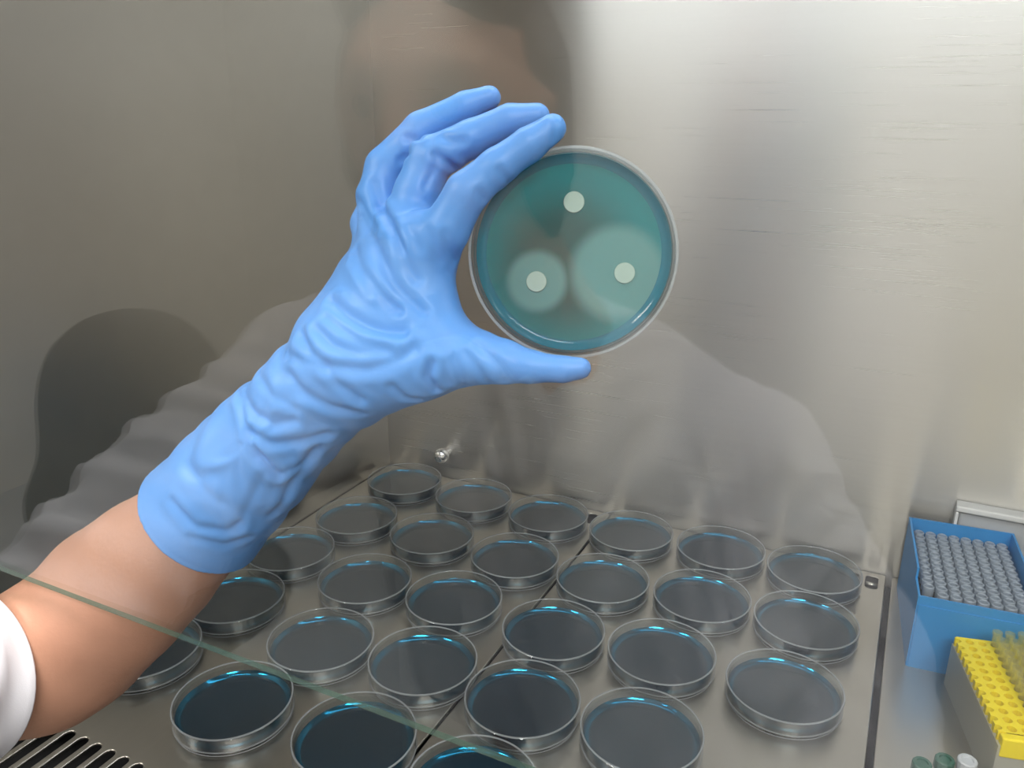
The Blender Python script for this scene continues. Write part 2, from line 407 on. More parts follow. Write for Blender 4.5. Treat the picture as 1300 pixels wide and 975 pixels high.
# tapered chains of (x, y, z, radius) in metres
GLOVE_PALM = [[(0.3571,-0.5136,0.335,0.025),(0.3696,-0.5058,0.3615,0.021),(0.3821,-0.5004,0.3849,0.014)],
  [(0.3489,-0.5106,0.3352,0.025),(0.357,-0.5004,0.3612,0.02),(0.3665,-0.4935,0.3861,0.013)],
  [(0.3433,-0.5059,0.3393,0.022),(0.3473,-0.4951,0.3631,0.016),(0.3506,-0.4864,0.3822,0.012)],
  [(0.3374,-0.501,0.3414,0.02),(0.3398,-0.4893,0.3634,0.013),(0.3398,-0.4789,0.3757,0.011)],
  [(0.3855,-0.5042,0.3764,0.0115),(0.3882,-0.507,0.3655,0.011),(0.3906,-0.5102,0.3536,0.012)],
  [(0.3906,-0.5102,0.3536,0.012),(0.4001,-0.5138,0.3471,0.011)],
  [(0.3577,-0.5136,0.3312,0.023),(0.3747,-0.5152,0.3359,0.02),(0.3892,-0.5161,0.3362,0.017)],
  [(0.3731,-0.5176,0.3313,0.0195),(0.3556,-0.5161,0.3273,0.021)],
  [(0.3488,-0.5129,0.329,0.028),(0.3403,-0.5135,0.3228,0.0285),(0.3274,-0.5163,0.3102,0.028),(0.3136,-0.5174,0.2973,0.028),(0.2998,-0.5188,0.2832,0.03),(0.2854,-0.5208,0.2686,0.0325),(0.2677,-0.5236,0.2498,0.034),(0.2499,-0.5266,0.2304,0.036),(0.2322,-0.5282,0.2118,0.0375)]]
GLOVE_FINGERS = [[[(0.3814,-0.5019,0.385,0.014),(0.3957,-0.5045,0.3938,0.0106),(0.404,-0.5004,0.4095,0.0094),(0.4153,-0.4937,0.4205,0.0081),(0.4271,-0.4862,0.4298,0.0075),(0.4357,-0.4806,0.4366,0.0062)]],
  [[(0.3661,-0.4936,0.3865,0.013),(0.3696,-0.4855,0.4068,0.0114),(0.3734,-0.4803,0.4221,0.0102),(0.3917,-0.4737,0.4314,0.0086),(0.4084,-0.4671,0.4395,0.0074),(0.4203,-0.4629,0.4415,0.006)]],
  [[(0.3511,-0.4857,0.3833,0.0125),(0.3434,-0.4798,0.4032,0.011),(0.3441,-0.4744,0.4168,0.0102),(0.3593,-0.465,0.4347,0.0088),(0.3794,-0.4558,0.4454,0.0074),(0.3896,-0.4515,0.4497,0.0058)]],
  [[(0.34,-0.4785,0.3764,0.011),(0.3296,-0.4711,0.3879,0.0092),(0.3298,-0.4581,0.4068,0.0082),(0.3427,-0.4471,0.4225,0.0072),(0.3564,-0.4417,0.4316,0.006)]],
  [[(0.388,-0.5157,0.3359,0.017),(0.4047,-0.5156,0.3393,0.014),(0.4169,-0.5151,0.3403,0.012),(0.4299,-0.5146,0.34,0.0096),(0.4417,-0.5138,0.3391,0.0072),(0.4561,-0.5103,0.339,0.0056),(0.463,-0.5078,0.3398,0.0048)],[(0.3879,-0.5087,0.336,0.016),(0.4113,-0.5049,0.337,0.0115),(0.4243,-0.5035,0.3362,0.0092),(0.4369,-0.5034,0.3357,0.007),(0.452,-0.5005,0.3358,0.0056),(0.4592,-0.499,0.3368,0.0048)]]]
CUFF_POINT, CUFF_AXIS = (0.2468, -0.527, 0.2273), (-0.6812, -0.0945, -0.726)
GLOVE_FOLDS = [
  (0.0012, 0.0016, [(0.352,-0.4921,0.3998),(0.3613,-0.5022,0.3984),(0.3657,-0.5057,0.3962),(0.3701,-0.5094,0.394),(0.375,-0.5142,0.3919),(0.3781,-0.5164,0.3895),(0.3806,-0.5177,0.3869),(0.3823,-0.5185,0.3841),(0.3837,-0.519,0.3812),(0.385,-0.5191,0.3783),(0.3867,-0.5189,0.3756),(0.3885,-0.5187,0.3729)]),
  (0.0014, 0.0016, [(0.3426,-0.494,0.3946),(0.3468,-0.4972,0.3922),(0.3509,-0.5002,0.3899),(0.3579,-0.5073,0.3883),(0.3619,-0.5108,0.3861),(0.3656,-0.5142,0.3838),(0.3691,-0.5172,0.3815),(0.372,-0.5192,0.3791),(0.3744,-0.5207,0.3766),(0.3764,-0.5216,0.374),(0.3785,-0.5223,0.3715),(0.381,-0.5223,0.3693),(0.3834,-0.5222,0.3672),(0.3861,-0.5224,0.3651),(0.389,-0.5227,0.3634),(0.3919,-0.5228,0.3617),(0.3947,-0.5229,0.3599)]),
  (0.0013000000000000002, 0.0015, [(0.3461,-0.5051,0.3809),(0.3528,-0.5124,0.379),(0.3581,-0.5179,0.3769),(0.3623,-0.5214,0.3746),(0.3663,-0.5236,0.3726),(0.3697,-0.5249,0.3703),(0.3727,-0.5256,0.368),(0.3753,-0.5256,0.3656),(0.3776,-0.5253,0.3632),(0.3805,-0.5247,0.3613),(0.3837,-0.5247,0.3597)]),
  (0.0008, 0.0013000000000000002, [(0.3493,-0.5127,0.3768),(0.3555,-0.5183,0.3752),(0.3601,-0.5218,0.3732),(0.3637,-0.5241,0.3709),(0.3668,-0.5255,0.3686),(0.3695,-0.5265,0.3661)]),
  (0.0016, 0.0019, [(0.3465,-0.526,0.3607),(0.3518,-0.5289,0.3595),(0.3562,-0.5308,0.358),(0.36,-0.5319,0.3565),(0.3638,-0.5322,0.3553),(0.3673,-0.5324,0.3541),(0.3709,-0.5325,0.3529),(0.3744,-0.5322,0.3522),(0.3777,-0.5316,0.3514),(0.3811,-0.5309,0.351),(0.3845,-0.5301,0.3511),(0.3879,-0.5294,0.3513)]),
  (0.0006, 0.0015, [(0.3829,-0.5151,0.3936),(0.3865,-0.5167,0.3901),(0.3892,-0.5169,0.3864)]),
  (0.0005, 0.0015, [(0.3935,-0.515,0.3943),(0.3948,-0.5152,0.3913),(0.3957,-0.5146,0.3882),(0.3963,-0.5136,0.385),(0.3968,-0.5123,0.3818)]),
  (0.0007, 0.0015, [(0.4006,-0.5139,0.3929),(0.4013,-0.5122,0.3891),(0.4009,-0.5088,0.3848),(0.3999,-0.5043,0.3802)]),
  (0.001, 0.0016, [(0.3484,-0.5328,0.3545),(0.353,-0.5343,0.3533),(0.357,-0.5353,0.3519),(0.3607,-0.5359,0.3504),(0.3642,-0.5362,0.3489),(0.3676,-0.5364,0.3473),(0.3712,-0.5363,0.3463),(0.3748,-0.536,0.3458),(0.3783,-0.5354,0.3453),(0.3817,-0.5348,0.3448)]),
  (0.0015, 0.0019, [(0.3457,-0.5363,0.3496),(0.3499,-0.5381,0.348),(0.3535,-0.5393,0.3462),(0.3568,-0.5401,0.3443),(0.3605,-0.5398,0.3436),(0.364,-0.5394,0.3429),(0.3675,-0.5389,0.3422),(0.3709,-0.5382,0.342),(0.3745,-0.5376,0.3425),(0.3778,-0.5367,0.3429),(0.3811,-0.5356,0.3432),(0.3845,-0.5348,0.3436)]),
  (0.0016, 0.002, [(0.336,-0.5354,0.3453),(0.3402,-0.5383,0.3434),(0.3436,-0.5404,0.3413),(0.3466,-0.5418,0.3391),(0.3508,-0.5425,0.3382),(0.3544,-0.5427,0.3371),(0.3578,-0.5426,0.3359),(0.3612,-0.5422,0.3353),(0.3646,-0.5414,0.3353),(0.368,-0.5406,0.3353),(0.3714,-0.5399,0.3353),(0.3748,-0.5392,0.3354),(0.3781,-0.5384,0.3365),(0.3811,-0.5373,0.3376),(0.3842,-0.5364,0.3387),(0.3873,-0.5355,0.3398),(0.39,-0.5345,0.3415),(0.3924,-0.5333,0.3435),(0.3946,-0.532,0.3455)]),
  (0.0018000000000000002, 0.0014, [(0.4035,-0.531,0.3401),(0.4025,-0.5313,0.3369),(0.4013,-0.5312,0.3335),(0.4022,-0.5296,0.3304),(0.4026,-0.5269,0.3268)]),
  (0.0007, 0.0013000000000000002, [(0.4089,-0.5293,0.3404),(0.4094,-0.5287,0.3362),(0.4091,-0.5267,0.3315)]),
  (0.0008, 0.0012, [(0.4125,-0.5278,0.3428),(0.4135,-0.5279,0.3398),(0.4141,-0.5273,0.3366),(0.4142,-0.5257,0.333),(0.4126,-0.5207,0.3282)]),
  (0.0008, 0.0013000000000000002, [(0.4179,-0.5262,0.3448),(0.4205,-0.5264,0.3422),(0.4227,-0.5258,0.3393),(0.4245,-0.5247,0.3362),(0.4254,-0.5218,0.3323)]),
  (0.0008, 0.0014, [(0.4211,-0.5229,0.3483),(0.4241,-0.5234,0.3466),(0.427,-0.5237,0.3448),(0.4298,-0.5238,0.343),(0.4325,-0.5238,0.3411),(0.4336,-0.5232,0.338),(0.434,-0.5213,0.3343)]),
  (0.0012, 0.0015, [(0.3854,-0.5354,0.3276),(0.3871,-0.5337,0.325),(0.3883,-0.5312,0.322),(0.3906,-0.5292,0.321),(0.3932,-0.5271,0.3206)]),
  (0.001, 0.0018000000000000002, [(0.3286,-0.5371,0.3349),(0.3351,-0.5398,0.3351),(0.3405,-0.5414,0.3348),(0.3455,-0.5425,0.3346),(0.3502,-0.5432,0.3345),(0.3543,-0.5432,0.3341)]),
  (0.0015, 0.0018000000000000002, [(0.297,-0.5361,0.3109),(0.3024,-0.5401,0.3095),(0.3062,-0.5425,0.3073),(0.3102,-0.5439,0.3057),(0.3147,-0.5447,0.3046),(0.3186,-0.545,0.3034),(0.3221,-0.5448,0.3019),(0.3263,-0.5443,0.3032),(0.3304,-0.5438,0.3044),(0.3343,-0.5431,0.3056)]),
  (0.0015, 0.0017, [(0.2921,-0.5348,0.3088),(0.2977,-0.5396,0.3073),(0.3011,-0.5424,0.3048),(0.3036,-0.5443,0.302),(0.3055,-0.5456,0.2989),(0.3075,-0.5464,0.2958),(0.3094,-0.5468,0.2926),(0.3109,-0.5468,0.2892),(0.3121,-0.5464,0.2856),(0.3141,-0.5455,0.2827),(0.3158,-0.5441,0.2795),(0.3171,-0.5423,0.2761),(0.3181,-0.5401,0.2724)]),
  (0.0014, 0.0018000000000000002, [(0.3092,-0.5463,0.2961),(0.3129,-0.546,0.295),(0.3163,-0.5454,0.2936),(0.3193,-0.5445,0.2921),(0.3226,-0.5434,0.2919),(0.3262,-0.5423,0.2925),(0.3296,-0.5411,0.293),(0.3329,-0.5398,0.2934),(0.3362,-0.5385,0.2945),(0.3394,-0.5371,0.2955),(0.3424,-0.5355,0.2964),(0.3452,-0.5336,0.2971)]),
  (0.001, 0.0018000000000000002, [(0.3131,-0.546,0.2842),(0.3148,-0.5449,0.2814),(0.3163,-0.5434,0.2783),(0.3175,-0.5417,0.275),(0.3193,-0.5397,0.2739),(0.3221,-0.5379,0.2753),(0.3248,-0.5361,0.2768),(0.3275,-0.5344,0.2784),(0.3302,-0.5333,0.2811),(0.3335,-0.5328,0.2841),(0.3368,-0.5324,0.2871)]),
  (0.0013000000000000002, 0.0019, [(0.3324,-0.5414,0.3269),(0.3359,-0.5423,0.3249),(0.339,-0.5427,0.3228),(0.3416,-0.5427,0.3205),(0.3445,-0.5424,0.3187),(0.3478,-0.5418,0.3174),(0.3508,-0.5409,0.316),(0.3536,-0.5398,0.3145),(0.3566,-0.5386,0.3135),(0.3597,-0.5372,0.3129),(0.3625,-0.5355,0.3122),(0.3651,-0.5335,0.3113)]),
  (0.001, 0.0018000000000000002, [(0.3061,-0.5337,0.3208),(0.3139,-0.5392,0.3201),(0.3189,-0.5418,0.3182),(0.3229,-0.5433,0.3161),(0.3276,-0.5439,0.3149),(0.3316,-0.5439,0.3135),(0.3352,-0.5434,0.3118)]),
  (0.0012, 0.0019, [(0.3558,-0.5431,0.3339),(0.358,-0.543,0.3313),(0.3599,-0.5426,0.3286),(0.3621,-0.5419,0.3262),(0.3646,-0.5409,0.3243),(0.3668,-0.5395,0.3221),(0.3689,-0.5379,0.3199)]),
  (0.0013000000000000002, 0.002, [(0.2619,-0.5577,0.2532),(0.2653,-0.5581,0.2512),(0.2683,-0.5581,0.2488),(0.2709,-0.5578,0.2463),(0.2731,-0.5573,0.2435),(0.2757,-0.5562,0.2416),(0.279,-0.5547,0.2412),(0.282,-0.553,0.2405),(0.2848,-0.5511,0.2397),(0.2874,-0.5491,0.2389),(0.2905,-0.5475,0.2409),(0.2935,-0.546,0.2428)]),
  (0.0007, 0.0016, [(0.313,-0.5443,0.2742),(0.3107,-0.5445,0.2701),(0.3084,-0.5447,0.266),(0.306,-0.545,0.2618),(0.3038,-0.5453,0.2577),(0.301,-0.5453,0.2533),(0.2982,-0.5453,0.2488),(0.2953,-0.5453,0.2443),(0.2923,-0.5452,0.2397)]),
  (0.0008, 0.0024, [(0.2696,-0.552,0.272),(0.274,-0.5535,0.2698),(0.2777,-0.5544,0.2673),(0.2808,-0.5547,0.2645),(0.2841,-0.5544,0.2621),(0.2874,-0.5537,0.2599),(0.2902,-0.5525,0.2573)]),
  (0.0014, 0.002, [(0.339,-0.5332,0.2901),(0.3356,-0.5326,0.2861),(0.3321,-0.5319,0.2819),(0.3292,-0.5319,0.2781),(0.3264,-0.5321,0.2743),(0.3236,-0.5323,0.2706),(0.3209,-0.5326,0.2668),(0.3179,-0.5324,0.2626),(0.315,-0.5324,0.2585),(0.3121,-0.5325,0.2543),(0.3094,-0.5327,0.2502),(0.306,-0.5323,0.2456)]),
  (0.0008, 0.002, [(0.2731,-0.5566,0.2354),(0.2762,-0.5547,0.234),(0.279,-0.5526,0.2324),(0.2814,-0.55,0.2305),(0.2834,-0.547,0.2282),(0.2863,-0.5446,0.2294),(0.289,-0.5421,0.2305),(0.2916,-0.5394,0.2315)]),
  (0.0009000000000000001, 0.0013000000000000002, [(0.413,-0.5051,0.4103),(0.4136,-0.5026,0.4077)]),
  (0.0009000000000000001, 0.0013000000000000002, [(0.4201,-0.5002,0.4197),(0.4212,-0.4982,0.4174),(0.4209,-0.4932,0.4147)]),
  (0.0011, 0.0012, [(0.3575,-0.4763,0.4314),(0.3606,-0.4748,0.4309),(0.3712,-0.485,0.4309)]),
  (0.0011, 0.0013000000000000002, [(0.3554,-0.4785,0.4209),(0.3571,-0.4771,0.4224),(0.3671,-0.4883,0.4246)]),
  (0.0018000000000000002, 0.0013000000000000002, [(0.3808,-0.4881,0.4245),(0.3835,-0.4866,0.4229),(0.3856,-0.4843,0.4209),(0.3865,-0.4801,0.4186)]),
  (0.001, 0.0013000000000000002, [(0.3837,-0.4846,0.432),(0.3883,-0.4844,0.4302),(0.3926,-0.4827,0.4306)]),
  (0.0008, 0.0012, [(0.3808,-0.4876,0.4205),(0.3799,-0.4893,0.417),(0.3789,-0.4911,0.4136),(0.3779,-0.4928,0.4102)]),
  (0.0007, 0.0011, [(0.4375,-0.4834,0.4418),(0.4391,-0.4853,0.4388),(0.4393,-0.4856,0.4357),(0.4386,-0.4854,0.4326)]),
  (0.001, 0.0015, [(0.3361,-0.488,0.4028),(0.3408,-0.4914,0.4004),(0.3444,-0.4934,0.3978),(0.3482,-0.4957,0.3954),(0.3522,-0.4982,0.393),(0.3605,-0.5067,0.3917)]),
  (0.001, 0.0015, [(0.3464,-0.4883,0.4102),(0.348,-0.489,0.4072),(0.3498,-0.4899,0.4042),(0.3519,-0.4908,0.4013),(0.3603,-0.5003,0.3997),(0.3647,-0.5045,0.3975),(0.368,-0.5069,0.3951),(0.3732,-0.5124,0.3931),(0.3765,-0.5153,0.3908),(0.3789,-0.5171,0.3883),(0.3808,-0.5182,0.3856)]),
]
FOREARM = [(0.3488,-0.5129,0.329,0.022),(0.3123,-0.5159,0.2966,0.025),(0.244,-0.5302,0.2223,0.032),(0.2093,-0.5354,0.191,0.04),(0.1795,-0.5403,0.1638,0.045),(0.1525,-0.5505,0.1342,0.045),(0.1363,-0.5628,0.1195,0.041)]
SLEEVE_POINT = (0.1314, -0.5889, 0.1282)
HELD_DISH = (0.4452, -0.4765, 0.3827)
HELD_NORMAL = (0.3364, -0.9325, 0.1317)
HELD_UP = (-0.145, 0.2807, 0.9488)
HELD_RIGHT = (0.8959, 0.4442, 0.0055)
DISHES = [(0.0615, -0.0568), (0.1589, -0.0579), (0.2555, -0.059), (0.3516, -0.0553), (0.4463, -0.0473), (0.5389, -0.0486), (0.0663, -0.1603), (0.1633, -0.1579), (0.2622, -0.1583), (0.3573, -0.1582), (0.4508, -0.1448), (0.5433, -0.1409), (0.0499, -0.2515), (0.1522, -0.2628), (0.2454, -0.2522), (0.3476, -0.2553), (0.441, -0.2427), (0.5402, -0.2412), (0.0625, -0.3422), (0.1759, -0.3583), (0.2686, -0.3428), (0.3617, -0.3471), (0.4545, -0.3387), (0.0507, -0.4327), (0.1644, -0.4488), (0.2701, -0.4374), (0.3688, -0.4397)]


# ------------------------------------------------------------------ petri dishes
def dish_parts(root, agar='agar', edge='meniscus', held=False):
    b = lathe('base', [(0, 0), (.0430, 0), (.0435, .0005), (.0435, .0130), (.0428, .0130), (.0428, .0013), (0, .0013)], 'plastic_held' if held else 'plastic', root, 72)
    lathe('foot_ring', [(.0420, 0), (.0434, 0), (.0439, .0005), (.0437, .0012), (.0433, .0012)], 'rim', b, 72, True)
    a = lathe('agar', [(0, .0016), (.0426, .0016), (.0426, .0060), (.0385, .0055), (0, .0055)], agar, root, 72)
    prof = [(.0385+.0041*t, .00555+.0030*t**2) for t in np.linspace(0, 1, 9)]
    lathe('meniscus', prof+[(.0426, .0053), (.0385, .0053)], edge, a, 72, True)
    l = lathe('lid', [(.0448, .0042), (.0448, .0150), (.0442, .0156), (0, .0156), (0, .0146), (.0441, .0146), (.0441, .0042)], 'plastic_held' if held else 'plastic', root, 72)
    lathe('rim', [(.0438, .0156), (.0447, .0150), (.0451, .0156), (.0449, .0163), (.0439, .0162)], 'rim', l, 72, True)
    lathe('skirt_edge', [(.0441, .0040), (.0450, .0040), (.0450, .0046), (.0441, .0046)], 'rim', l, 72, True)
    return b, a, l
ROWS = [('in the row against the back wall', 6), ('in the second row from the back wall', 6), ('in the third row from the back wall', 6),
        ('in the fourth row from the back wall', 5), ('in the fifth row from the back wall', 4)]
NTH = [k + ' from the left wall' for k in ('first', 'second', 'third', 'fourth', 'fifth', 'sixth')]
proto = None; q = 0
for rn, n in ROWS:
    for i in range(n):
        x, y = DISHES[q]
        if proto is None:
            o = proto = empty('petri_dish'); dish_parts(o)
        else:
            o = copy_tree(proto)
        o.location = (x, y, 0.0001); o.rotation_euler = (0, 0, .3*q)
        tag(o, 'blue dish %s, %s' % (rn, NTH[i]), 'petri dish', 'blue petri dishes on the steel trays')
        q += 1
# the dish in the hand
hd = tag(empty('petri_dish'), 'teal petri dish with three white paper discs held up in the gloved hand', 'petri dish')
zx = Vector(HELD_NORMAL).normalized(); up = Vector(HELD_UP); up = (up-zx*up.dot(zx)).normalized(); rt = up.cross(zx)
hd.matrix_world = Matrix(((rt.x, up.x, zx.x, HELD_DISH[0]), (rt.y, up.y, zx.y, HELD_DISH[1]), (rt.z, up.z, zx.z, HELD_DISH[2]), (0, 0, 0, 1))) @ Matrix.Translation((0, 0, -.008)) @ Matrix.Scale(1.03, 4)
b, a, l = dish_parts(hd, 'held_agar', 'held_edge', True)
for x, y in ((.0006, .0222), (-.0163, -.0120), (.0226, -.0088)):
    lathe('paper_disc', [(0, .0056), (.0045, .0056), (.0046, .0059), (.0044, .0064), (0, .0064)], 'paper', a, 32, loc=(x, y, 0))

# ------------------------------------------------------------------ tip box, tube rack, capped tubes
tb = tag(empty('tip_box', (.6645, -.0800, 0), math.radians(5.2)), 'open blue tip box standing against the back wall', 'box')
def tipbox():
    w, d, h, t = .0440, .0645, .0773, .0018
    bm = bmesh.new()
    bm_box(bm, (-w, -d, 0), (w, d, .002)); bm_box(bm, (-w, -d, .002), (w, -d+t, h-.0095)); bm_box(bm, (-w, d-t, .002), (w, d, h))
    for s in (-1, 1):
        x0, x1 = (-w, -w+t) if s < 0 else (w-t, w)
        bm_box(bm, (x0, -d+t, .002), (x1, d-t, h-.0095)); bm_box(bm, (x0, -d+.030, h-.0095), (x1, d-t, h))
    me = bpy.data.meshes.new('shell'); bm.to_mesh(me); bm.free(); link('shell', me, 'bluebox', tb)
    box('front_ledge', (-w+.0015, -d-.0008, .0), (w, -d, .060), 'bluebox', tb)
    box('insert', (-w+t+.0005, -d+t+.0005, .050), (w-t-.0005, d-t-.0005, .0590), 'tiprack_black', tb)
tipbox()
tipmesh = None
for i in range(8):
    for j in range(12):
        if (i, j) == (0, 0): continue
        x, y = (i-3.5)*.0099, (j-5.5)*.0100
        if tipmesh is None:
            o = lathe('pipette_tip', [(.0012, .040), (.0030, .0562), (.0044, .0580), (.0047, .0640), (.0046, .0676), (.0036, .0684), (.0028, .0676), (.0024, .0640), (0, .0630)], 'tip', None, 12)
            tipmesh = o.data
        else: o = link('pipette_tip', tipmesh, None)
        o.matrix_world = Matrix.Translation(tb.location) @ Matrix.Rotation(tb.rotation_euler.z, 4, 'Z') @ Matrix.Translation((x, y, 0))
        tag(o, 'grey translucent pipette tip standing in the open blue box', 'pipette tip', 'tips racked in the blue box')
# yellow rack: holes on a 9 mm grid, open half holes along its left side
RK = empty('tube_rack', (.6671, -.1626, 0), math.radians(13.2)); tag(RK, 'yellow perforated tube rack on a frosted base in front of the blue box', 'rack')
P9 = .009
def rack():
    top, thk, r, seg = .0455, .010, .0031, 12
    V = []; Fc = []
    def add(vs):
        s = len(V); V.extend(vs); return list(range(s, s+len(vs)))
    def cell(cx, cy):
        sq = []; ci = []
        for k in range(seg):
            a = 2*math.pi*(k+.5)/seg; c, s = math.cos(a), math.sin(a); m = max(abs(c), abs(s))
            sq.append((cx+c/m*P9/2, cy+s/m*P9/2, top)); ci.append((cx+r*c, cy+r*s, top))
        A = add(sq); B = add([(x, y, top) for x, y, z in ci]); D = add([(x, y, top-.009) for x, y, z in ci])
        for k in range(seg):
            l = (k+1) % seg; Fc.append((A[k], A[l], B[l], B[k])); Fc.append((B[k], B[l], D[l], D[k]))
        return
    for i in range(7):
        for j in range(12): cell(i*P9, -j*P9)
    for j in range(12):   # half cells
        y = -j*P9; pts = [(-.0045, y+P9/2), (-.0098, y+P9/2), (-.0098, y+r*.8)]
        arc = [(-.0088+r*math.sin(a)*.9, y+r*.8*math.cos(a)) for a in np.linspace(0, math.pi, 7)]
        pts += arc+[(-.0098, y-r*.8), (-.0098, y-P9/2), (-.0045, y-P9/2)]
        A = add([(x, yy, top) for x, yy in pts]); B = add([(x, yy, top-thk) for x, yy in pts])
        Fc.append(tuple(A))
        for k in range(len(A)-1): Fc.append((A[k], A[k+1], B[k+1], B[k]))
    return mesh_obj('perforated_top', V, Fc, 'yellow', RK)
tp = rack()
x0, x1, y0, y1 = -.0098, 6.5*P9, -11*P9-.0115, .0062
box('rear_rail', (x0+.001, .0045, .034), (x1, y1, .0455), 'yellow', RK, .0008)
box('front_rail', (x0+.001, y0, .030), (x1, -11*P9-.0045, .0455), 'yellow', RK, .0012)
box('latch', (.006, y0-.0012, .034), (.0115, y0+.002, .0425), 'greycap', RK, .0005)
box('floor_plate', (x0+.002, y0+.002, .033), (x1-.001, y1-.002, .0352), 'yellow', RK)
def rackbase():
    bm = bmesh.new(); t = .0016
    bm_box(bm, (x0-.0005, y0+.001, 0), (x0+t, y1, .0385)); bm_box(bm, (x1-t, y0+.001, 0), (x1, y1, .0385))
    bm_box(bm, (x0+t, y0+.001, 0), (x1-t, y0+.001+t, .0385)); bm_box(bm, (x0+t, y1-t, 0), (x1-t, y1, .0385)); bm_box(bm, (x0+t, y0+t, 0), (x1-t, y1-t, .0015))
    me = bpy.data.meshes.new('frosted_base'); bm.to_mesh(me); bm.free(); link('frosted_base', me, 'frost', RK)
rackbase()
tub = None
for i in range(2, 7):
    for j in range(12):
        if i > 5 and j > 4: continue
        if tub is None:
            o = lathe('sample_tube', [(0, .0355), (.0019, .0360), (.0028, .0455), (.0030, .0560), (.0037, .0562), (.0037, .0585), (.0030, .0587), (.0024, .0565), (.0019, .0370), (0, .0366)], 'yellow_tube', None, 12)
            tub = o.data
        else: o = link('sample_tube', tub, None)
        o.matrix_world = Matrix.Translation(RK.location) @ Matrix.Rotation(RK.rotation_euler.z, 4, 'Z') @ Matrix.Translation((i*P9, -j*P9, random.uniform(-.0006, .0008)))
        tag(o, 'small clear yellowish open tube standing in the yellow rack', 'tube', 'open tubes in the yellow rack')
def capped(x, y, cap, label, h):
    r = tag(empty('capped_tube', (x, y, 0)), label, 'tube')
    lathe('tube_body', [(0, 0), (.0035, .0004), (.0052, .004), (.0052, h-.006), (0, h-.006)], 'plastic', r, 20)
    c = lathe('screw_cap', [(0, h-.0085), (.0062, h-.0085), (.0064, h-.008), (.0064, h-.0008), (.0058, h), (.0040, h), (.0036, h-.0012), (0, h-.0012)], cap, r, 14)
    c.data.polygons.foreach_set('use_smooth', [False]*len(c.data.polygons))
capped(.6385, -.2905, 'green', 'short tube with a dark green screw cap beside another green one', .022)
capped(.6520, -.2835, 'green', 'tube with a dark green screw cap next to the grey capped tube', .025)
capped(.6655, -.2800, 'greycap', 'tube with a pale grey screw cap next to the yellow rack', .027)

